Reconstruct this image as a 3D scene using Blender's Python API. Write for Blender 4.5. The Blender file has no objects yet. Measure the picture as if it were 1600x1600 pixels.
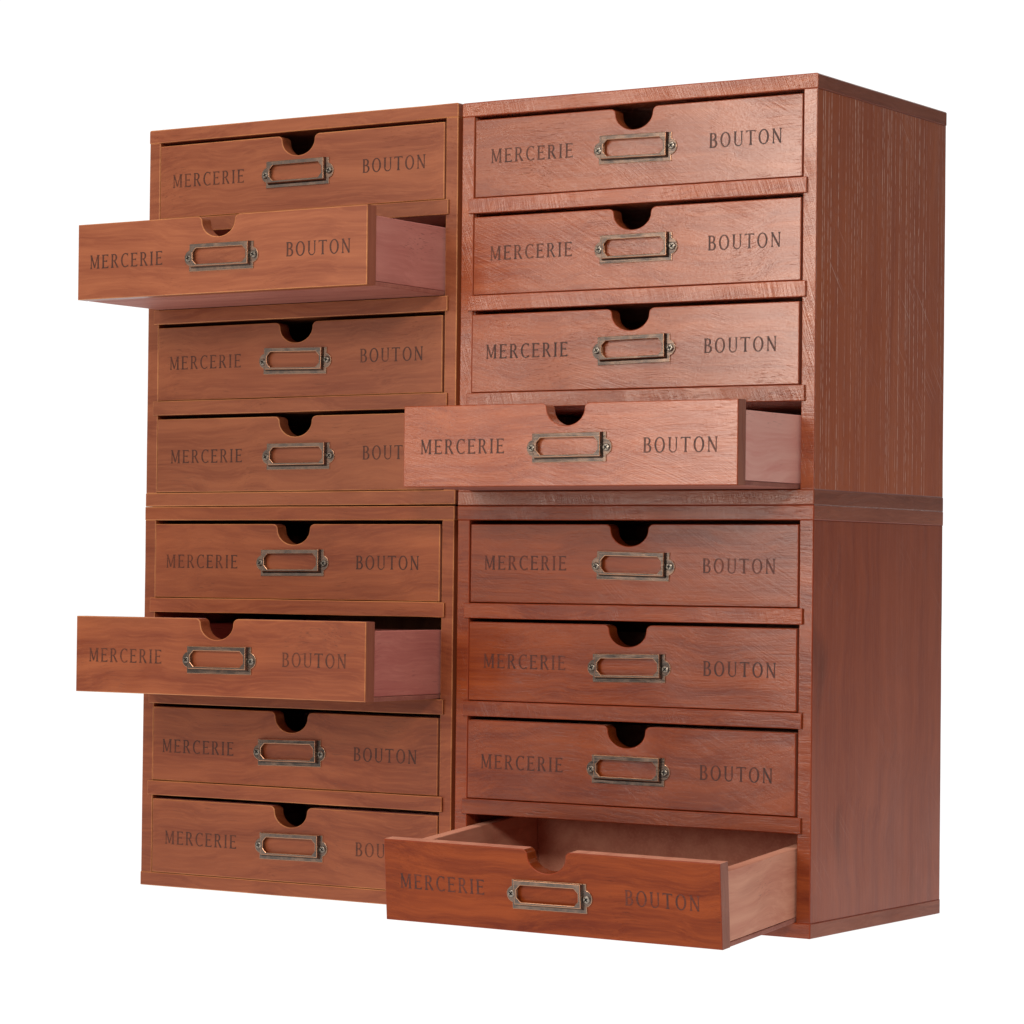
import bpy, bmesh, math, random
from mathutils import Matrix, Vector, noise as mnoise

sc = bpy.context.scene
col = sc.collection
random.seed(7)

# ------------------------------------------------------------------ camera
cam_data = bpy.data.cameras.new("camera")
cam = bpy.data.objects.new("camera", cam_data)
col.objects.link(cam)
cam_data.sensor_width = 36.0
cam_data.lens = 36.0 * 4857.2 / 1600.0
cam_data.clip_start = 0.05
cam_data.clip_end = 60.0
YAW, PITCH, ROLL = 0.57585, 0.02020, 0.01097
cam.matrix_world = (Matrix.Translation((1.48693, -1.78899, 0.23256)) @ Matrix.Rotation(YAW, 4, 'Z')
                    @ Matrix.Rotation(math.pi / 2 + PITCH, 4, 'X') @ Matrix.Rotation(ROLL, 4, 'Z'))
sc.camera = cam

# ------------------------------------------------------------------ world (dim studio)
world = bpy.data.worlds.new("World")
sc.world = world
world.use_nodes = True
world.node_tree.nodes["Background"].inputs[0].default_value = (0.95, 0.97, 1.0, 1)
world.node_tree.nodes["Background"].inputs[1].default_value = 0.05

# ------------------------------------------------------------------ studio lamps
def softbox(name, loc, target, sx, sy, watts, colour, spread=180):
    L = bpy.data.lights.new(name, 'AREA')
    L.shape = 'RECTANGLE'
    L.size, L.size_y = sx, sy
    L.energy = watts
    L.color = colour
    L.spread = math.radians(spread)
    o = bpy.data.objects.new(name, L)
    col.objects.link(o)
    o.location = loc
    o.rotation_euler = (Vector(target) - Vector(loc)).to_track_quat('-Z', 'Y').to_euler()
    return o

softbox("key_softbox", (1.36, -1.90, 1.00), (0.28, 0.0, 0.28), 0.28, 0.28, 16.8, (1.0, 0.93, 0.86))
softbox("front_softbox", (-0.06, -1.55, 0.70), (0.42, 0.0, 0.40), 0.50, 1.06, 13.0, (1.0, 0.94, 0.88))
softbox("left_softbox", (-0.82, -1.50, 0.68), (0.30, 0.0, 0.40), 0.66, 1.10, 2.8, (1.0, 0.93, 0.86))
softbox("top_softbox", (0.5, -0.75, 1.7), (0.3, -0.1, 0.3), 0.8, 0.5, 13, (1.0, 0.98, 0.96))

sc.view_settings.view_transform = 'Standard'
sc.view_settings.look = 'None'
sc.view_settings.exposure = 0.0
sc.view_settings.gamma = 1.0

# ------------------------------------------------------------------ helpers
def srgb(r, g, b):
    f = lambda c: (c / 255 / 12.92) if c / 255 <= 0.04045 else ((c / 255 + 0.055) / 1.055) ** 2.4
    return (f(r), f(g), f(b), 1.0)

class NT:
    """tiny node-tree writer"""
    def __init__(self, name):
        self.mat = bpy.data.materials.new(name)
        self.mat.use_nodes = True
        self.t = self.mat.node_tree
        self.bsdf = self.t.nodes["Principled BSDF"]
    def n(self, kind, **kw):
        nd = self.t.nodes.new(kind)
        for k, v in kw.items():
            setattr(nd, k, v)
        return nd
    def link(self, a, b):
        self.t.links.new(a, b)
    def put(self, sock, v):
        if hasattr(v, 'is_output') or hasattr(v, 'links'):
            self.link(v, sock)
        else:
            sock.default_value = v
    def math(self, op, a, b=0.5, c=None, clamp=False):
        nd = self.n('ShaderNodeMath', operation=op, use_clamp=clamp)
        self.put(nd.inputs[0], a); self.put(nd.inputs[1], b)
        if c is not None: self.put(nd.inputs[2], c)
        return nd.outputs[0]
    def vmath(self, op, a, b):
        nd = self.n('ShaderNodeVectorMath', operation=op)
        self.put(nd.inputs[0], a); self.put(nd.inputs[1], b)
        return nd.outputs[0]
    def noise(self, vec, scale=1.0, detail=2.0, rough=0.5, dist=0.0):
        nd = self.n('ShaderNodeTexNoise')
        self.put(nd.inputs['Vector'], vec)
        nd.inputs['Scale'].default_value = scale
        nd.inputs['Detail'].default_value = detail
        nd.inputs['Roughness'].default_value = rough
        nd.inputs['Distortion'].default_value = dist
        return nd.outputs['Fac']
    def ramp(self, fac, lo, hi, a=0.0, b=1.0):
        nd = self.n('ShaderNodeMapRange')
        nd.clamp = True
        self.put(nd.inputs[0], fac)
        nd.inputs[1].default_value, nd.inputs[2].default_value = lo, hi
        nd.inputs[3].default_value, nd.inputs[4].default_value = a, b
        return nd.outputs[0]
    def mix(self, fac, a, b, blend='MIX'):
        nd = self.n('ShaderNodeMix', data_type='RGBA', blend_type=blend)
        self.put(nd.inputs[0], fac); self.put(nd.inputs[6], a); self.put(nd.inputs[7], b)
        return nd.outputs[2]

def wood(name, base, dark, light, axis='x', rough=0.34, scratch=0.0, relief=0.25, pores=0.3, pore_glints=0.0,
         spec=0.5, blotch=0.35, knots=0.0, scuffs=0.0, scratch_angle=None, coat=0.0):
    m = NT(name)
    co = m.n('ShaderNodeTexCoord').outputs['Object']
    rnd = m.n('ShaderNodeObjectInfo').outputs['Random']
    off = m.n('ShaderNodeCombineXYZ')
    m.put(off.inputs[0], m.math('MULTIPLY', rnd, 7.3))
    m.put(off.inputs[1], m.math('MULTIPLY', rnd, 3.1))
    m.put(off.inputs[2], m.math('MULTIPLY', rnd, 11.7))
    p = m.vmath('ADD', co, off.outputs[0])
    # warp across the grain so that the bands wander
    warp = m.math('MULTIPLY', m.math('SUBTRACT', m.noise(p, 9.0, 2.0, 0.5), 0.5), 0.035)
    wv = m.n('ShaderNodeCombineXYZ')
    for i, a in enumerate('xyz'):
        m.put(wv.inputs[i], 0.0 if a == axis else warp)
    q = m.vmath('ADD', p, wv.outputs[0])
    def stretched(along, across, src=q):
        return m.vmath('MULTIPLY', src, tuple(along if a == axis else across for a in 'xyz'))
    bands = m.noise(stretched(5.0, 85.0), 1.0, 3.0, 0.55)
    fine = m.noise(stretched(18.0, 520.0), 1.0, 3.0, 0.6)
    fibre = m.noise(stretched(60.0, 2300.0), 1.0, 1.0, 0.5)
    blot = m.noise(p, 13.0, 3.0, 0.55)
    c = m.mix(m.ramp(bands, 0.33, 0.68), dark, light)
    c = m.mix(0.30, c, base)
    c = m.mix(m.ramp(blot, 0.30, 0.72, 0.0, blotch), c, dark)
    c = m.mix(m.ramp(fine, 0.45, 0.70, 0.0, 0.45), c, light)
    # dark pores: short dashes along the grain
    pore = m.noise(stretched(70.0, 1700.0), 1.0, 1.0, 0.4)
    patch = m.ramp(m.noise(p, 22.0, 2.0), 0.47, 0.68)
    pm = m.math('MULTIPLY', m.ramp(pore, 0.63, 0.72), m.math('MULTIPLY', patch, pores))
    c = m.mix(pm, c, tuple(v * 0.35 for v in dark[:3]) + (1,))
    if knots:
        kn = m.noise(stretched(9.0, 36.0), 1.0, 1.0, 0.4)
        c = m.mix(m.ramp(kn, 0.66, 0.84, 0.0, knots), c, tuple(v * 0.4 for v in dark[:3]) + (1,))
    if pore_glints:
        # glints of the open grain painted as colour: long broken pale hairlines
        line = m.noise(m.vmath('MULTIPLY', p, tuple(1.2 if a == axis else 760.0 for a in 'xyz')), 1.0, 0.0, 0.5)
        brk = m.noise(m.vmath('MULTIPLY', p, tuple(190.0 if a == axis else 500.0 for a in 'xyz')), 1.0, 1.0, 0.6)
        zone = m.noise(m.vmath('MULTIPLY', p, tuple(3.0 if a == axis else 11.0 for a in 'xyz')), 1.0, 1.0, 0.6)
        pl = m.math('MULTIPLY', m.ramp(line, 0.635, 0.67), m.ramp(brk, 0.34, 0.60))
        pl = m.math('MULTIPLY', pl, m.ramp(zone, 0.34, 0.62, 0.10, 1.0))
        c = m.mix(m.math('MULTIPLY', pl, pore_glints), c, srgb(222, 178, 160))
    # sanding / saw marks at a slant that changes from board to board
    rot = m.n('ShaderNodeVectorRotate', rotation_type='EULER_XYZ')
    m.put(rot.inputs['Vector'], co)
    ang = m.n('ShaderNodeCombineXYZ')
    across_y = axis == 'z'
    if scratch_angle is None:
        angle = m.math('ADD', m.math('MULTIPLY', m.math('FRACT', m.math('MULTIPLY', rnd, 17.0)), -0.55), -0.30)
    else:
        angle = scratch_angle
    curve = m.math('MULTIPLY', m.math('SUBTRACT', m.noise(p, 5.0, 0.0), 0.5), 0.5)
    m.put(ang.inputs[0 if across_y else 1], m.math('ADD', angle, curve) if not isinstance(angle, float) else m.math('ADD', curve, angle))
    m.link(ang.outputs[0], rot.inputs['Rotation'])
    sv = m.vmath('ADD', m.vmath('MULTIPLY', rot.outputs[0], (16.0, 16.0, 2000.0)), m.vmath('MULTIPLY', off.outputs[0], (9.0, 9.0, 9.0)))
    scr = m.noise(sv, 1.0, 2.0, 0.6)
    scr = m.math('MULTIPLY', m.ramp(scr, 0.45, 0.75), m.ramp(m.noise(p, 17.0, 1.0), 0.35, 0.62))
    if scratch:
        c = m.mix(m.math('MULTIPLY', scr, 0.16 * min(1.0, scratch)), c, light)
    if scuffs:
        sr = m.n('ShaderNodeVectorRotate', rotation_type='X_AXIS')
        m.put(sr.inputs['Vector'], p); sr.inputs['Angle'].default_value = 0.80
        s2 = m.noise(m.vmath('MULTIPLY', sr.outputs[0], (10.0, 14.0, 900.0)), 1.0, 1.0, 0.5)
        z2 = m.ramp(m.noise(p, 11.0, 1.0), 0.50, 0.64)
        sm = m.math('MULTIPLY', m.ramp(s2, 0.66, 0.74), m.math('MULTIPLY', z2, scuffs))
        c = m.mix(sm, c, srgb(205, 160, 145))
    # no two boards take the stain alike
    tone = m.n('ShaderNodeVectorMath', operation='SCALE')
    m.link(c, tone.inputs[0])
    m.link(m.math('ADD', m.math('MULTIPLY', m.math('FRACT', m.math('MULTIPLY', rnd, 29.0)), 0.24), 0.86), tone.inputs['Scale'])
    m.link(tone.outputs[0], m.bsdf.inputs['Base Color'])
    m.bsdf.inputs['Specular IOR Level'].default_value = spec
    m.bsdf.inputs['Specular Tint'].default_value = (1.0, 0.90, 0.81, 1.0)
    m.bsdf.inputs['Coat Weight'].default_value = coat
    m.bsdf.inputs['Coat Roughness'].default_value = 0.15
    rg = m.math('ADD', m.ramp(blot, 0.3, 0.7, rough - 0.05, rough + 0.06), m.ramp(fibre, 0.3, 0.7, -0.02, 0.04))
    m.link(rg, m.bsdf.inputs['Roughness'])
    h = m.math('MULTIPLY', fine, 0.5)
    h = m.math('ADD', h, m.math('MULTIPLY', fibre, 0.25))
    h = m.math('SUBTRACT', h, m.math('MULTIPLY', pm, 1.0))
    h = m.math('ADD', h, m.math('MULTIPLY', bands, 0.6))
    if scratch:
        h = m.math('ADD', h, m.math('MULTIPLY', scr, 0.75 * scratch))
    h = m.math('ADD', h, m.math('MULTIPLY', m.noise(p, 620.0, 2.0, 0.6), 0.22 * (0.3 + scratch)))
    b = m.n('ShaderNodeBump')
    b.inputs['Strength'].default_value = relief
    b.inputs['Distance'].default_value = 0.0006
    m.link(h, b.inputs['Height'])
    m.link(b.outputs[0], m.bsdf.inputs['Normal'])
    m.link(b.outputs[0], m.bsdf.inputs['Coat Normal'])
    return m.mat

def plain(name, colour, rough=0.5, metallic=0.0, spec=0.5):
    m = NT(name)
    m.bsdf.inputs['Base Color'].default_value = colour
    m.bsdf.inputs['Roughness'].default_value = rough
    m.bsdf.inputs['Metallic'].default_value = metallic
    m.bsdf.inputs['Specular IOR Level'].default_value = spec
    return m.mat

def metal(name, c1, c2, rough, mixlo, mixhi, metallic=0.9):
    m = NT(name)
    co = m.n('ShaderNodeTexCoord').outputs['Object']
    rnd = m.n('ShaderNodeObjectInfo').outputs['Random']
    off = m.n('ShaderNodeCombineXYZ')
    m.put(off.inputs[0], m.math('MULTIPLY', rnd, 5.0)); m.put(off.inputs[2], m.math('MULTIPLY', rnd, 9.0))
    p = m.vmath('ADD', co, off.outputs[0])
    a = m.noise(p, 130.0, 3.0, 0.6)
    streak = m.noise(m.vmath('MULTIPLY', p, (60.0, 900.0, 900.0)), 1.0, 2.0, 0.6)
    f = m.ramp(m.math('ADD', m.math('MULTIPLY', a, 0.65), m.math('MULTIPLY', streak, 0.35)), mixlo, mixhi)
    m.link(m.mix(f, c1, c2), m.bsdf.inputs['Base Color'])
    m.bsdf.inputs['Metallic'].default_value = metallic
    m.link(m.ramp(streak, 0.3, 0.7, rough - 0.06, rough + 0.1), m.bsdf.inputs['Roughness'])
    b = m.n('ShaderNodeBump')
    b.inputs['Strength'].default_value = 0.15
    b.inputs['Distance'].default_value = 0.0003
    m.link(a, b.inputs['Height']); m.link(b.outputs[0], m.bsdf.inputs['Normal'])
    return m.mat

def ink(name, dark, worn, wear):
    m = NT(name)
    co = m.n('ShaderNodeTexCoord').outputs['Object']
    rnd = m.n('ShaderNodeObjectInfo').outputs['Random']
    off = m.n('ShaderNodeCombineXYZ')
    m.put(off.inputs[0], m.math('MULTIPLY', rnd, 5.0)); m.put(off.inputs[2], m.math('MULTIPLY', rnd, 9.0))
    p = m.vmath('ADD', co, off.outputs[0])
    n1 = m.noise(m.vmath('MULTIPLY', p, (160.0, 500.0, 1100.0)), 1.0, 3.0, 0.65)
    n2 = m.noise(p, 60.0, 2.0, 0.5)
    f = m.ramp(m.math('ADD', m.math('MULTIPLY', n1, 0.6), m.math('MULTIPLY', n2, 0.4)), 0.40, 0.64, wear * 0.30, min(1.0, wear * 1.5))
    f = m.math('MULTIPLY', f, m.math('ADD', m.math('MULTIPLY', m.math('FRACT', m.math('MULTIPLY', rnd, 13.0)), 0.6), 0.7), clamp=True)
    m.link(m.mix(f, dark, worn), m.bsdf.inputs['Base Color'])
    m.bsdf.inputs['Roughness'].default_value = 0.42
    m.bsdf.inputs['Specular IOR Level'].default_value = 0.22
    return m.mat

# ------------------------------------------------------------------ materials
def cabinet_woods(tag, base, dark, light, rough, scratch, relief, spec, edge, pale, knots, scuffs, side_base, side_dark, side_light, coat=0.0):
    dimmed = tuple(v * 0.95 for v in base[:3]) + (1,)  # same front wood, colour darkened to offset the white floor's reflection
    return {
        'dimmed': wood(f'{tag}_dimmed_front_wood', dimmed, tuple(v * 0.9 for v in dark[:3]) + (1,), tuple(v * 0.97 for v in light[:3]) + (1,), 'x', rough, scratch * 0.3, relief * 0.7, 0.6, 0, spec * 0.5, 0.30, 0.25, coat=0.1),
        'front': wood(f'{tag}_front_wood', base, dark, light, 'x', rough, scratch, relief, 0.42, 0, spec, 0.30, 0.25, coat=coat),
        'rail': wood(f'{tag}_rail_wood', base, dark, light, 'x', rough + 0.02, scratch * 1.1, relief * 1.2, 0.4, 0, spec, 0.4, 0.0, scratch_angle=-1.2, coat=coat),
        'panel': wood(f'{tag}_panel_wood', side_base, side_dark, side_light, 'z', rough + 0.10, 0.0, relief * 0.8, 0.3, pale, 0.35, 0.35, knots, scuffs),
        'tip': wood(f'{tag}_board_tip', srgb(150, 90, 70), srgb(124, 68, 54), srgb(166, 104, 82), 'z', rough + 0.12, 0.0, relief, 0.4, 0, spec * 0.7, 0.4),
        'edge': wood(f'{tag}_edge_wood', edge, base, edge, 'x', rough + 0.1, 0.0, relief, 0.3, 0, spec * 0.8, 0.5),
        'end': wood(f'{tag}_end_grain', srgb(150, 84, 62), srgb(122, 64, 47), srgb(164, 96, 72), 'y', rough + 0.2, 0.2, relief * 1.3, 0.5, 0, 0.25, 0.5),
    }

WOODS = {
    'TL': cabinet_woods('walnut', srgb(140, 74, 46), srgb(116, 55, 33), srgb(158, 91, 58), 0.36, 0.15, 0.28, 0.40, srgb(200, 134, 84), 0.0, 0.2, 0.0,
                        srgb(150, 76, 44), srgb(126, 58, 34), srgb(166, 90, 52)),
    'BL': cabinet_woods('amber', srgb(138, 68, 40), srgb(112, 49, 27), srgb(156, 85, 50), 0.36, 0.12, 0.26, 0.38, srgb(196, 128, 78), 0.0, 0.2, 0.0,
                        srgb(150, 76, 44), srgb(126, 58, 34), srgb(166, 90, 52)),
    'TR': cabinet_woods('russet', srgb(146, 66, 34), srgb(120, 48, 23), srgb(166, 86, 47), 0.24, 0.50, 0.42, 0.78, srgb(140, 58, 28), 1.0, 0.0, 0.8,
                        srgb(180, 90, 50), srgb(164, 77, 42), srgb(190, 100, 57), coat=0.55),
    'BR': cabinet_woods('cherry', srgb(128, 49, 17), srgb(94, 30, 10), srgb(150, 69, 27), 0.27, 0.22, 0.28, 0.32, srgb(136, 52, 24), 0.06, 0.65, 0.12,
                        srgb(152, 68, 37), srgb(130, 54, 29), srgb(164, 78, 43), coat=0.55),
}
PINK = {
    'TL': wood('mauve_bare_wood', srgb(206, 136, 124), srgb(186, 114, 106), srgb(218, 152, 140), 'y', 0.55, 0.0, 0.3, 0.5, 0, 0.3, 0.5, 0.2),
    'BL': wood('rosy_bare_wood', srgb(200, 124, 112), srgb(176, 100, 94), srgb(214, 144, 130), 'y', 0.55, 0.0, 0.3, 0.6, 0, 0.3, 0.5, 0.3),
    'TR': wood('pale_pink_bare_wood', srgb(248, 180, 166), srgb(232, 152, 140), srgb(252, 194, 178), 'y', 0.55, 0.0, 0.3, 0.7, 0, 0.3, 0.4, 0.25),
    'BR': wood('tan_bare_wood', srgb(212, 144, 118), srgb(190, 118, 96), srgb(222, 160, 132), 'y', 0.55, 0.0, 0.3, 0.7, 0, 0.3, 0.4, 0.2),
}
BASE_PLY = wood('drawer_base_ply', srgb(168, 108, 94), srgb(148, 88, 78), srgb(182, 122, 106), 'x', 0.6, 0.0, 0.25, 0.5, 0, 0.2, 0.4)
PATINA = metal('antique_nickel_patina', srgb(94, 84, 78), srgb(146, 118, 100), 0.22, 0.42, 0.72, 0.85)
COPPER = metal('rubbed_copper_edge', srgb(222, 168, 130), srgb(176, 122, 92), 0.28, 0.40, 0.65, 0.9)
SCREW = metal('screw_steel', srgb(150, 140, 128), srgb(110, 100, 90), 0.30, 0.40, 0.65, 0.9)
RECESS = plain('screw_recess', srgb(26, 22, 20), 0.7)
INKS = {
    'TL': ink('faded_brown_ink', srgb(46, 34, 32), srgb(122, 64, 40), 0.36),
    'BL': ink('faded_warm_ink', srgb(46, 34, 30), srgb(118, 58, 34), 0.40),
    'TR': ink('charcoal_ink', srgb(34, 28, 28), srgb(116, 66, 48), 0.42),
    'BR': ink('soft_charcoal_ink', srgb(40, 31, 30), srgb(118, 52, 30), 0.40),
}
m = NT('glowing_white_sweep')
m.bsdf.inputs['Base Color'].default_value = (0.1, 0.1, 0.1, 1)
m.bsdf.inputs['Roughness'].default_value = 0.9
m.bsdf.inputs['Specular IOR Level'].default_value = 0.0
m.bsdf.inputs['Emission Color'].default_value = (1, 1, 1, 1)
m.bsdf.inputs['Emission Strength'].default_value = 1.02  # added glow, keeps the white sweep free of shadows
GLOW_WHITE = m.mat

# ------------------------------------------------------------------ mesh helpers
def to_obj(name, bm, mats, parent=None, loc=None, smooth=False):
    me = bpy.data.meshes.new(name)
    bm.normal_update()
    bm.to_mesh(me)
    bm.free()
    return mesh_obj(name, me, mats, parent, loc, smooth)

def mesh_obj(name, me, mats, parent=None, loc=None, smooth=False):
    if mats is not None and not me.materials:
        for mt in mats:
            me.materials.append(mt)
    if smooth:
        for f in me.polygons:
            f.use_smooth = True
    o = bpy.data.objects.new(name, me)
    col.objects.link(o)
    if parent is not None:
        o.parent = parent
    if loc is not None:
        o.location = loc
    return o

def empty(name, loc, parent=None):
    o = bpy.data.objects.new(name, None)
    o.empty_display_size = 0.03
    col.objects.link(o)
    o.parent = parent
    o.location = loc
    return o

def wobble(bm, amp, seed, freq=22.0):
    """hand-sanded boards are never dead straight"""
    for v in bm.verts:
        d = mnoise.noise_vector(Vector((v.co.x * freq + seed * 3.7, v.co.y * freq, v.co.z * freq + seed)))
        v.co += Vector((d.x * amp, d.y * amp, d.z * amp))

def board(sx, sy, sz, bevel=0.0007, cuts=(0, 0, 0), seed=0, amp=0.00018, end_axis=None, face_mat=0, edge_mat=1, end_mat=2, big=None):
    """a board centred on the origin; bevelled edges take the worn-edge material, the two end faces the end-grain one"""
    bm = bmesh.new()
    bmesh.ops.create_cube(bm, size=1.0)
    for v in bm.verts:
        v.co = Vector((v.co.x * sx, v.co.y * sy, v.co.z * sz))
    if big:
        test, width = big
        es = [e for e in bm.edges if test(e)]
        bmesh.ops.bevel(bm, geom=es, offset=width, segments=4, profile=0.5, affect='EDGES', material=-1)
    for f in bm.faces:
        f.material_index = face_mat
    if end_axis is not None:
        for f in bm.faces:
            if abs(f.normal[end_axis]) > 0.9:
                f.material_index = end_mat
    if bevel:
        es = [e for e in bm.edges if e.is_manifold and e.calc_face_angle(0) > 0.6]
        bmesh.ops.bevel(bm, geom=es, offset=bevel, segments=2, profile=0.5, affect='EDGES', material=edge_mat)
    for ax in range(3):
        n = cuts[ax]
        if n:
            size = (sx, sy, sz)[ax]
            for k in range(1, n + 1):
                co = [0, 0, 0]; co[ax] = -size / 2 + size * k / (n + 1)
                no = [0, 0, 0]; no[ax] = 1
                bmesh.ops.bisect_plane(bm, geom=bm.verts[:] + bm.edges[:] + bm.faces[:], plane_co=co, plane_no=no)
    if amp:
        wobble(bm, amp, seed)
    return bm

def extrude_outline(bm, loops, y_back, y_front):
    """fill the outline (first loop) minus the holes in the XZ plane and give it thickness along Y; front faces -Y"""
    edges = []
    for lp in loops:
        vs = [bm.verts.new((x, y_back, z)) for x, z in lp]
        edges += [bm.edges.new((vs[i], vs[(i + 1) % len(vs)])) for i in range(len(vs))]
    r = bmesh.ops.triangle_fill(bm, use_beauty=True, use_dissolve=False, edges=edges)
    faces = [g for g in r['geom'] if isinstance(g, bmesh.types.BMFace)]
    ex = bmesh.ops.extrude_face_region(bm, geom=faces)
    for g in ex['geom']:
        if isinstance(g, bmesh.types.BMVert):
            g.co.y = y_front
    bmesh.ops.recalc_face_normals(bm, faces=bm.faces[:])

def strip(bm, left, right, y0, y1, closed=False):
    """ribbon between two polylines in XZ, a thin solid from y0 (back) to y1 (front)"""
    n = len(left)
    A = [[bm.verts.new((x, y, z)) for x, z in left] for y in (y0, y1)]
    B = [[bm.verts.new((x, y, z)) for x, z in right] for y in (y0, y1)]
    rng = range(n if closed else n - 1)
    for i in rng:
        j = (i + 1) % n
        bm.faces.new((A[1][i], A[1][j], B[1][j], B[1][i]))
        bm.faces.new((A[0][i], A[1][i], A[1][j], A[0][j])) if False else None
        bm.faces.new((A[0][i], A[0][j], A[1][j], A[1][i]))
        bm.faces.new((B[0][j], B[0][i], B[1][i], B[1][j]))

# ------------------------------------------------------------------ lettering: strokes of a condensed roman face, cap height 1
def arc_ribbon(cx, cz, ro, ri, a0, a1, n=20, off=0.0):
    """outer radii ro=(x,z), inner radii ri=(x,z); off shifts the inner oval sideways"""
    L, R = [], []
    for k in range(n + 1):
        a = math.radians(a0 + (a1 - a0) * k / n)
        L.append((cx + ro[0] * math.cos(a), cz + ro[1] * math.sin(a)))
        R.append((cx + off + ri[0] * math.cos(a), cz + ri[1] * math.sin(a)))
    return L, R

TH, TN = 0.143, 0.074
def bar(x0, z0, x1, z1, w0, w1=None):
    w1 = w0 if w1 is None else w1
    d = Vector((x1 - x0, z1 - z0)).normalized()
    nx, nz = -d.y, d.x
    return ([(x0 + nx * w0 / 2, z0 + nz * w0 / 2), (x1 + nx * w1 / 2, z1 + nz * w1 / 2)],
            [(x0 - nx * w0 / 2, z0 - nz * w0 / 2), (x1 - nx * w1 / 2, z1 - nz * w1 / 2)])

def stem(x, w=TH, z0=0.0, z1=1.0, serif=0.075, top=True, bottom=True):
    """upright with flared feet"""
    zs, ws = [], []
    for t in (0, 0.045, 0.09, 0.16, 0.5, 0.84, 0.91, 0.955, 1.0):
        e = 0.0
        if t < 0.2 and bottom: e = serif * max(0.0, 1 - t / 0.13) ** 1.6
        if t > 0.8 and top: e = serif * max(0.0, 1 - (1 - t) / 0.13) ** 1.6
        zs.append(z0 + (z1 - z0) * t); ws.append(w / 2 + e)
    return ([(x - a, z) for a, z in zip(ws, zs)], [(x + a, z) for a, z in zip(ws, zs)])

def arm(x0, x1, z, w, tip, side):
    """E / T arm: thin bar with a wedge at its free end (side +1 hangs up, -1 hangs down, 0 both)"""
    xs = [x0, x0 + (x1 - x0) * 0.6, x0 + (x1 - x0) * 0.85, x1]
    es = [0, 0, tip * 0.35, tip]
    up = [(x, z + w / 2 + (e if side >= 0 else 0)) for x, e in zip(xs, es)]
    dn = [(x, z - w / 2 - (e if side <= 0 else 0)) for x, e in zip(xs, es)]
    return up, dn

def glyph(ch):
    """returns width and a list of ribbons (left, right, closed)"""
    S = []
    add = lambda lr, closed=False: S.append((lr[0], lr[1], closed))
    if ch == 'I':
        add(stem(0.13)); return 0.26, S
    if ch == 'E':
        add(stem(0.13))
        add(arm(0.13, 0.60, 1 - TN / 2, TN, 0.10, -1)); add(arm(0.13, 0.50, 0.52, TN, 0.055, 0)); add(arm(0.13, 0.62, TN / 2, TN, 0.11, 1))
        return 0.62, S
    if ch == 'T':
        add(stem(0.36, top=False)); add(arm(0.36, 0.0, 1 - TN / 2, TN, 0.10, -1)); add(arm(0.36, 0.72, 1 - TN / 2, TN, 0.10, -1))
        return 0.72, S
    if ch == 'O':
        add(arc_ribbon(0.39, 0.5, (0.39, 0.52), (0.39 - TH, 0.52 - TN), 0, 360 - 360 / 44, 43), True)
        return 0.78, S
    if ch == 'C':
        add(arc_ribbon(0.41, 0.5, (0.41, 0.52), (0.41 - TH, 0.52 - TN), 52, 308, 34))
        add(bar(0.635, 1.0, 0.635, 0.76, 0.055, 0.035)); add(bar(0.648, 0.0, 0.655, 0.17, 0.03, 0.045))
        return 0.67, S
    if ch == 'U':
        add(stem(0.13, TH, 0.30, 1.0, bottom=False)); add(stem(0.62, TN * 1.25, 0.30, 1.0, bottom=False))
        add(arc_ribbon(0.364, 0.305, (0.297, 0.325), (0.222, 0.325 - TN), 180, 360, 22, off=0.018))
        return 0.72, S
    if ch == 'B':
        add(stem(0.13, top=False, bottom=False)); add(bar(0.03, TN / 2, 0.34, TN / 2, TN)); add(bar(0.03, 1 - TN / 2, 0.32, 1 - TN / 2, TN)); add(bar(0.13, 0.53, 0.34, 0.53, TN * 0.9))
        add(arc_ribbon(0.31, 0.755, (0.25, 0.245), (0.25 - TH, 0.245 - TN), -90, 90, 16)); add(arc_ribbon(0.33, 0.275, (0.29, 0.275), (0.29 - TH, 0.275 - TN), -90, 90, 16))
        return 0.62, S
    if ch == 'R':
        add(stem(0.13, top=False)); add(bar(0.03, 1 - TN / 2, 0.32, 1 - TN / 2, TN)); add(bar(0.13, 0.50, 0.33, 0.50, TN * 0.9))
        add(arc_ribbon(0.31, 0.735, (0.26, 0.265), (0.26 - TH, 0.265 - TN), -90, 90, 16))
        add(bar(0.33, 0.51, 0.62, 0.02, TH * 0.75, TH)); add(bar(0.57, 0.022, 0.71, 0.022, 0.044))
        return 0.70, S
    if ch == 'N':
        add(stem(0.12, TN * 1.1)); add(stem(0.65, TN * 1.1, bottom=False)); add(bar(0.10, 0.985, 0.65, 0.02, TH * 0.95))
        return 0.76, S
    if ch == 'M':
        add(stem(0.11, TN * 1.05)); add(stem(0.76, TH))
        add(bar(0.11, 0.985, 0.43, 0.10, TH * 0.9, TH * 0.8)); add(bar(0.72, 0.985, 0.43, 0.08, TN, TN))
        return 0.87, S

def word_mesh(text, width, height, gap):
    bm = bmesh.new()
    layout, x = [], 0.0
    for ch in text:
        w, S = glyph(ch)
        layout.append((x, S)); x += w + gap
    total = x - gap
    kx = width / total
    layer = 0
    for x0, S in layout:
        for k, (L, R, closed) in enumerate(S):
            y1 = -0.00006 - 0.000012 * k          # each stroke a hair above the last, so none share a plane
            f = lambda q: ((q[0] + x0) * kx - width / 2, (q[1] - 0.5) * height)
            strip(bm, [f(q) for q in L], [f(q) for q in R], 0.0002, y1, closed)
    bmesh.ops.recalc_face_normals(bm, faces=bm.faces[:])
    for f in bm.faces:                             # front faces must look out of the drawer
        if abs(f.normal.y) > 0.9 and f.normal.y > 0:
            f.normal_flip()
    me = bpy.data.meshes.new('lettering')
    bm.to_mesh(me); bm.free()
    return me

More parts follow.
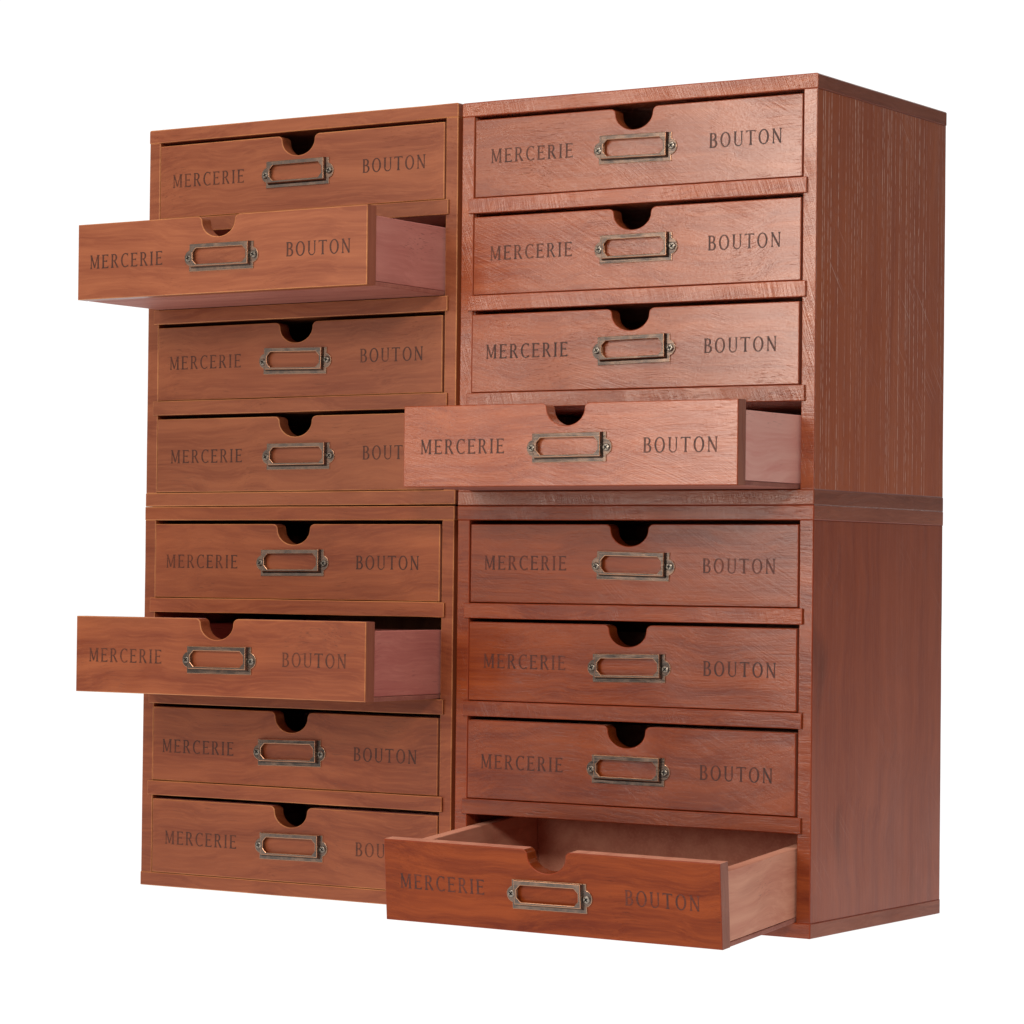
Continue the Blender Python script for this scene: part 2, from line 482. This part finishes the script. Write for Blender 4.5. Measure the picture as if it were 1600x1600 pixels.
# ------------------------------------------------------------------ label holder and screw
def octagon(x0, x1, z0, z1, c):
    return [(x0 + c, z0), (x1 - c, z0), (x1, z0 + c), (x1, z1 - c), (x1 - c, z1), (x0 + c, z1), (x0, z1 - c), (x0, z0 + c)]

def holder_mesh():
    mm = 0.001
    bm = bmesh.new()
    hw, hh, r, ex = 28.2, 9.6, 5.5, 26.9
    a0 = math.degrees(math.acos((hw - ex) / r))
    out = [(-hw, -hh), (hw, -hh)]
    out += [(ex + r * math.cos(math.radians(a)), r * math.sin(math.radians(a))) for a in [-a0 + 2 * a0 * k / 16 for k in range(17)]]
    out += [(hw, hh), (-hw, hh)]
    out += [(-ex - r * math.cos(math.radians(a)), r * math.sin(math.radians(a))) for a in [a0 - 2 * a0 * k / 16 for k in range(17)]]
    win0 = octagon(-24.2, 24.2, -6.3, 7.4, 2.5)
    extrude_outline(bm, [[(x * mm, z * mm) for x, z in out], [(x * mm, z * mm) for x, z in win0]], 0.0, -0.0006)
    # raised frame face
    fb = bmesh.new()
    fx, z0, z1 = 25.2, -6.2, 9.5
    rect = [(-fx, z0), (fx, z0), (fx, z1), (-fx, z1)]
    win = octagon(-23.3, 23.3, -4.6, 6.4, 3.0)
    extrude_outline(fb, [[(x * mm, z * mm) for x, z in rect], [(x * mm, z * mm) for x, z in win]], -0.0027, -0.0034)
    def bevel_all(b, off):
        bmesh.ops.dissolve_limit(b, angle_limit=0.02, verts=b.verts[:], edges=b.edges[:])
        es = [e for e in b.edges if e.is_manifold and e.calc_face_angle(0) > 0.5 and (e.verts[0].co.y < -0.0005 and e.verts[1].co.y < -0.0005)]
        bmesh.ops.bevel(b, geom=es, offset=off, segments=2, profile=0.5, affect='EDGES', material=1)
    # sloping walls left, right and bottom (the top stays open for the card)
    wb = bmesh.new()
    o = [(-fx, z1), (-fx, z0), (fx, z0), (fx, z1)]
    i_ = [(-fx - 0.8, z1), (-fx - 0.8, z0 - 1.2), (fx + 0.8, z0 - 1.2), (fx + 0.8, z1)]
    top = [wb.verts.new((x * mm * 0.999, -0.0031, z * mm)) for x, z in o]
    bot = [wb.verts.new((x * mm, -0.00055, z * mm)) for x, z in i_]
    for k in range(3):
        wb.faces.new((top[k], top[k + 1], bot[k + 1], bot[k]))
    bmesh.ops.recalc_face_normals(wb, faces=wb.faces[:])
    bmesh.ops.solidify(wb, geom=wb.faces[:], thickness=0.0004)
    bevel_all(bm, 0.00022)
    bevel_all(fb, 0.00034)
    for other in (fb, wb):
        tmp = bpy.data.meshes.new('tmp')
        other.to_mesh(tmp); other.free()
        bm.from_mesh(tmp)
        bpy.data.meshes.remove(tmp)
    me = bpy.data.meshes.new('label_holder')
    bm.to_mesh(me); bm.free()
    return me

def screw_mesh():
    bm = bmesh.new()
    R, a, b = 0.00255, 0.0016, 0.00042
    N = 24
    cross = [(b, b), (a, b), (a, -b), (b, -b), (b, -a), (-b, -a), (-b, -b), (-a, -b), (-a, b), (-b, b), (-b, a), (b, a)]
    ring = [(R * 0.72 * math.cos(2 * math.pi * k / N), R * 0.72 * math.sin(2 * math.pi * k / N)) for k in range(N)]
    vr = [bm.verts.new((x, -0.0019, z)) for x, z in ring]
    vc = [bm.verts.new((x, -0.0019, z)) for x, z in cross]
    ed = [bm.edges.new((vr[k], vr[(k + 1) % N])) for k in range(N)] + [bm.edges.new((vc[k], vc[(k + 1) % 12])) for k in range(12)]
    bmesh.ops.triangle_fill(bm, use_beauty=True, edges=ed)
    prev = vr
    for rr, y in ((0.9, -0.00165), (0.98, -0.0013), (1.0, -0.0009), (1.0, -0.0003)):
        cur = [bm.verts.new((R * rr * math.cos(2 * math.pi * k / N), y, R * rr * math.sin(2 * math.pi * k / N))) for k in range(N)]
        for k in range(N):
            bm.faces.new((prev[k], prev[(k + 1) % N], cur[(k + 1) % N], cur[k]))
        prev = cur
    vd = [bm.verts.new((x * 0.8, -0.0009, z * 0.8)) for x, z in cross]
    rec = [bm.faces.new((vc[k], vc[(k + 1) % 12], vd[(k + 1) % 12], vd[k])) for k in range(12)]
    rec.append(bm.faces.new(vd))
    bmesh.ops.recalc_face_normals(bm, faces=bm.faces[:])
    for f in rec:
        f.material_index = 1
    me = bpy.data.meshes.new('screw')
    bm.to_mesh(me); bm.free()
    return me

# ------------------------------------------------------------------ the drawer
W, D, H = 0.27746, 0.1954, 0.28
T = 0.010                       # case boards
RAIL = 0.0105
SHELF_Z = (0.0673, 0.1349, 0.2024)
OPEN_Z = (0.2129, 0.1454, 0.0778, 0.0100)      # floor of each opening, top drawer first
FW, FH, FT = 0.2550, 0.0540, 0.0108            # drawer front
DL = 0.172                                     # drawer length behind the front

def front_mesh():
    bm = bmesh.new()
    hw = FW / 2
    pts = [(-hw, 0.0), (hw, 0.0), (hw, FH)]
    # finger notch: round scoop whose shoulders roll over into the top edge
    hwn, dep, fil, shd = 0.0144, 0.0148, 0.0042, 0.0038
    prof = []
    for k in range(15):                      # right half, from the rim to the middle
        a = math.radians(2 + 88 * k / 14)
        prof.append((hwn * math.cos(a), FH - shd - (dep - shd) * math.sin(a)))
    sh = []
    for k in range(5):
        a = math.radians(90 * k / 5)
        sh.append((hwn + fil - fil * math.sin(a), FH - shd + shd * math.cos(a)))
    right = sh + prof
    pts += right + [(-x, z) for x, z in reversed(right[:-1])]
    pts += [(-hw, FH)]
    vs = [bm.verts.new((x, FT, z)) for x, z in pts]
    f = bm.faces.new(vs)
    ex = bmesh.ops.extrude_face_region(bm, geom=[f])
    for g in ex['geom']:
        if isinstance(g, bmesh.types.BMVert):
            g.co.y = 0.0
    bmesh.ops.recalc_face_normals(bm, faces=bm.faces[:])
    for fc in bm.faces:
        fc.material_index = 2 if abs(fc.normal.x) > 0.9 and abs(fc.calc_center_median().x) > hw * 0.9 else 0
    for fc in bm.faces:
        if fc.normal.z > 0.95 and fc.calc_center_median().z > FH - 0.0005:
            fc.material_index = 3
    es = [e for e in bm.edges if max(abs(fc.normal.y) for fc in e.link_faces) > 0.9 and min(abs(fc.normal.y) for fc in e.link_faces) < 0.1]
    bmesh.ops.bevel(bm, geom=es, offset=0.0006, segments=2, profile=0.55, affect='EDGES', material=1)
    bmesh.ops.triangulate(bm, faces=[fc for fc in bm.faces if len(fc.verts) > 4])
    me = bpy.data.meshes.new('front_panel')
    bm.to_mesh(me); bm.free()
    return me

HOLDER_ME, SCREW_ME = holder_mesh(), screw_mesh()
WORD_M = word_mesh('MERCERIE', 0.0664, 0.0098, 0.235)
WORD_B = word_mesh('BOUTON', 0.0544, 0.0098, 0.22)
MESH_CACHE = {}
def cached(key, make, mats):
    if key not in MESH_CACHE:
        me = make()
        for mt in mats:
            me.materials.append(mt)
        MESH_CACHE[key] = me
    return MESH_CACHE[key]
def bm_mesh(bm, name):
    me = bpy.data.meshes.new(name)
    bm.to_mesh(me); bm.free()
    return me

def make_drawer(cab, tag, idx, pull, tilt, text_m, text_b, plate, dx):
    wd, pk = WOODS[tag], PINK[tag]
    z0 = OPEN_Z[idx] + 0.0004
    d = empty('drawer', (W / 2 + dx, 0.0, z0), cab)
    if tilt:
        # tips over the lip of the case as it is drawn out
        d.rotation_euler = (tilt[0], tilt[1], 0.0)
        d.location = (W / 2 + dx, -pull * math.cos(tilt[0]), z0 - pull * math.sin(tilt[0]))
    else:
        d.location.y = -pull
    mk = lambda n, me, loc: mesh_obj(n, me, None, d, loc)
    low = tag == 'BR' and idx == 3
    mk('front_panel', cached(('f', tag, low), front_mesh, (wd['dimmed' if low else 'front'], wd['edge'], wd['tip'], pk)), (0, 0, 0))
    sh, st, bt = 0.0445, 0.0085, 0.0030
    side = cached(('s', tag), lambda: bm_mesh(board(st, DL, sh, 0.0006, (0, 4, 0), 3, 0.00012, big=(lambda e: abs(e.verts[0].co.x - e.verts[1].co.x) > 0.001 and e.verts[0].co.z > 0 and e.verts[1].co.z > 0 and e.verts[0].co.y > 0, 0.004)), 'side_panel'), (pk, pk, pk))
    for s in (-1, 1):
        mk('side_panel', side, (s * (FW / 2 - 0.0008 - st / 2), FT + 0.0002 + DL / 2, bt + 0.0002 + sh / 2))
    inner = FW - 0.0016 - 2 * st - 0.0004
    mk('back_panel', cached(('b', tag), lambda: bm_mesh(board(inner, st, sh - 0.002, 0.0006), 'back_panel'), (pk, pk, pk)), (0, FT + DL - st / 2 - 0.0005, bt + 0.0002 + (sh - 0.002) / 2))
    mk('bottom_panel', cached(('o', tag), lambda: bm_mesh(board(FW - 0.0008, DL, bt, 0.0005, (5, 5, 0), 5, 0.0002), 'bottom_panel'), (BASE_PLY, BASE_PLY, pk)), (0, FT + 0.0002 + DL / 2, bt / 2))
    # label plate, its screws, the two printed words
    px, pz = plate
    lx = lambda mmx: mmx / 1000 - W / 2
    lz = lambda mmz: mmz / 1000
    h = mk('label_holder', cached('holder', lambda: HOLDER_ME, (PATINA, COPPER)), (lx(px), -0.0001, lz(pz)))
    h.rotation_euler = (0, random.uniform(-0.02, 0.02), 0)
    for s in (-1, 1):
        q = mk('screw', cached('screw', lambda: SCREW_ME, (SCREW, RECESS)), (lx(px) + s * 0.0285, -0.0001, lz(pz) + random.uniform(-0.0002, 0.0002)))
        q.rotation_euler = (0, random.uniform(0, 1.5), 0)
    for me, (tx, tz) in ((WORD_M, text_m), (WORD_B, text_b)):
        o = mk('lettering', me.copy() if not me.materials else me, (lx(tx), 0.0, lz(tz)))
        key = (me.name, tag)
        if key not in MESH_CACHE:
            c = me.copy(); c.materials.append(INKS[tag]); MESH_CACHE[key] = c
        o.data = MESH_CACHE[key]
    return d

# ------------------------------------------------------------------ the cabinets
def make_cabinet(tag, x0, z0, dy, yaw, roll, label, drawers):
    wd = WOODS[tag]
    c = empty('drawer_cabinet', (x0, dy, z0))
    c.rotation_euler = (0, roll, yaw)
    c['label'] = label
    c['category'] = 'drawer cabinet'
    c['group'] = 'stacked wooden drawer cabinets'
    seed = {'TL': 1, 'BL': 5, 'TR': 9, 'BR': 13}[tag]
    rail_m = (wd['rail'], wd['edge'], wd['end'])
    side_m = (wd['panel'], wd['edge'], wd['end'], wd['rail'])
    vert = lambda e: abs(e.verts[0].co.y - e.verts[1].co.y) > 0.01
    # top and bottom boards run over the ends of the sides, outer long corners eased
    for nm, z, up in (('top_panel', H - T / 2, 1), ('bottom_panel', T / 2, -1)):
        bm = board(W, D, T, 0.0007, (8, 3, 0), seed + up, 0.00022, 0,
                   big=(lambda e, up=up: vert(e) and e.verts[0].co.z * up > 0, 0.0014 if up > 0 and z0 > 0.1 else 0.0005))
        to_obj(nm, bm, rail_m, c, (W / 2, D / 2, z))
    sh = H - 2 * T + 0.0005
    for s in (0, 1):
        bm = board(T, D - 0.0006, sh, 0.0006, (0, 3, 8), seed + 2 + s, 0.00018)
        for f in bm.faces:
            if f.normal.y < -0.9 and f.material_index == 0:
                f.material_index = 3
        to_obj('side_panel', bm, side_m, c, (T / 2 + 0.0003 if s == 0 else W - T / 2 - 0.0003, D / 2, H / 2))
    # shelves sit in shallow housings: their nose is a touch proud and runs a little into the sides
    for k, sz in enumerate(SHELF_Z):
        bm = board(W - 2 * T - 0.0008, D - 0.012, RAIL, 0.0006, (9, 3, 0), seed + 5 + k, 0.00022)
        sh_o = to_obj('shelf', bm, rail_m, c, (W / 2, (D - 0.012) / 2 + 0.0005, sz + RAIL / 2))
        bm = board(W - 2 * T + 0.0060, 0.0030, RAIL, 0.0005, (9, 0, 0), seed + 8 + k, 0.00028)
        to_obj('shelf_nose', bm, rail_m, sh_o, (0, -(D - 0.012) / 2 - 0.0005, 0))
    bm = board(W - 2 * T + 0.006, 0.004, H - 2 * T + 0.006, 0.0, amp=0)
    to_obj('back_panel', bm, side_m, c, (W / 2, D - 0.006, H / 2))
    for k, dd in enumerate(drawers):
        o = make_drawer(c, tag, k, *dd)
        if dd[0] > 0.01:
            o['label'] = 'pulled-out drawer with bare pinkish wooden sides'
    return c

# (pull, tilt, MERCERIE centre, BOUTON centre, plate centre, sideways shift) in mm, heights above the drawer's own foot
def dr(pull, m, b, p, dx=0.0, tilt=None, z=0.0):
    return (pull, tilt, m, b, p, dx)

G = 0.0028
cab_bl = make_cabinet('BL', 0.0002, 0.0, 0.0, 0.0, 0.0,
    'wooden drawer cabinet carrying another, only its second drawer from the top pulled out',
    [dr(0.0004, (55.0, 26.6), (221.6, 26.8), (138.3, 26.2), -0.0004), dr(0.088, (56.6, 26.5), (223.1, 27.0), (141.5, 25.2), 0.0),
     dr(0.0, (53.5, 25.5), (221.4, 26.2), (137.6, 24.8), -0.0006), dr(0.0006, (56.6, 26.0), (223.5, 27.0), (139.8, 25.2), 0.0003)])
cab_br = make_cabinet('BR', W + G, 0.0, 0.0, 0.0, 0.0,
    'reddish drawer cabinet carrying another, its lowest drawer tipped forward and showing the empty inside',
    [dr(0.0002, (56.0, 27.5), (222.4, 26.6), (142.0, 26.0), 0.0004), dr(0.0006, (56.8, 27.4), (224.1, 26.5), (140.3, 25.2), 0.0),
     dr(0.0002, (55.6, 25.8), (222.4, 25.6), (140.6, 24.4), -0.0004), dr(0.096, (57.0, 27.0), (224.0, 28.0), (140.5, 24.8), 0.0, (0.088, 0.006))])
cab_tl = make_cabinet('TL', 0.0006, H + 0.0003, 0.0, 0.0, -0.0028,
    'wooden drawer cabinet stacked on another, its second drawer from the top pulled out',
    [dr(0.0004, (56.4, 27.4), (223.1, 27.5), (138.6, 26.4), 0.0), dr(0.092, (55.8, 26.6), (225.2, 27.0), (142.0, 25.0), 0.0002),
     dr(0.0, (55.6, 27.6), (222.8, 27.8), (138.4, 26.0), -0.0006), dr(0.0006, (57.4, 26.2), (225.6, 26.6), (141.8, 25.0), 0.0)])
cab_tr = make_cabinet('TR', W + G, H + 0.0002, 0.0, 0.0, 0.0010,
    'wooden drawer cabinet with scratched glint-streaked side stacked on another, its lowest drawer pulled out',
    [dr(0.0002, (57.5, 28.2), (224.1, 27.6), (140.2, 26.2), 0.0004), dr(0.0004, (58.2, 28.4), (224.4, 27.2), (142.0, 26.6), 0.0),
     dr(0.0, (56.2, 28.0), (222.7, 27.0), (141.8, 26.2), -0.0008), dr(0.082, (58.3, 26.6), (224.7, 25.8), (142.0, 25.0), 0.0)])

# ------------------------------------------------------------------ white sweep, made to glow so no shadow shows on it
bm = bmesh.new()
xs = (-5.0, 1.15)
prof = [(-0.85, -0.0006), (1.6, -0.0006)]
R = 0.9
for k in range(1, 17):
    a = math.radians(90 * k / 16)
    prof.append((1.6 + R * math.sin(a), R - R * math.cos(a) - 0.0006))
prof.append((1.6 + R, 4.0))
rows = [[bm.verts.new((x, y, z)) for x in xs] for y, z in prof]
for a, b in zip(rows, rows[1:]):
    bm.faces.new((a[0], a[1], b[1], b[0]))
back = to_obj('backdrop', bm, (GLOW_WHITE,), smooth=True)
back['kind'] = 'structure'
back['label'] = 'seamless white sweep with added glow under and behind the cabinets'
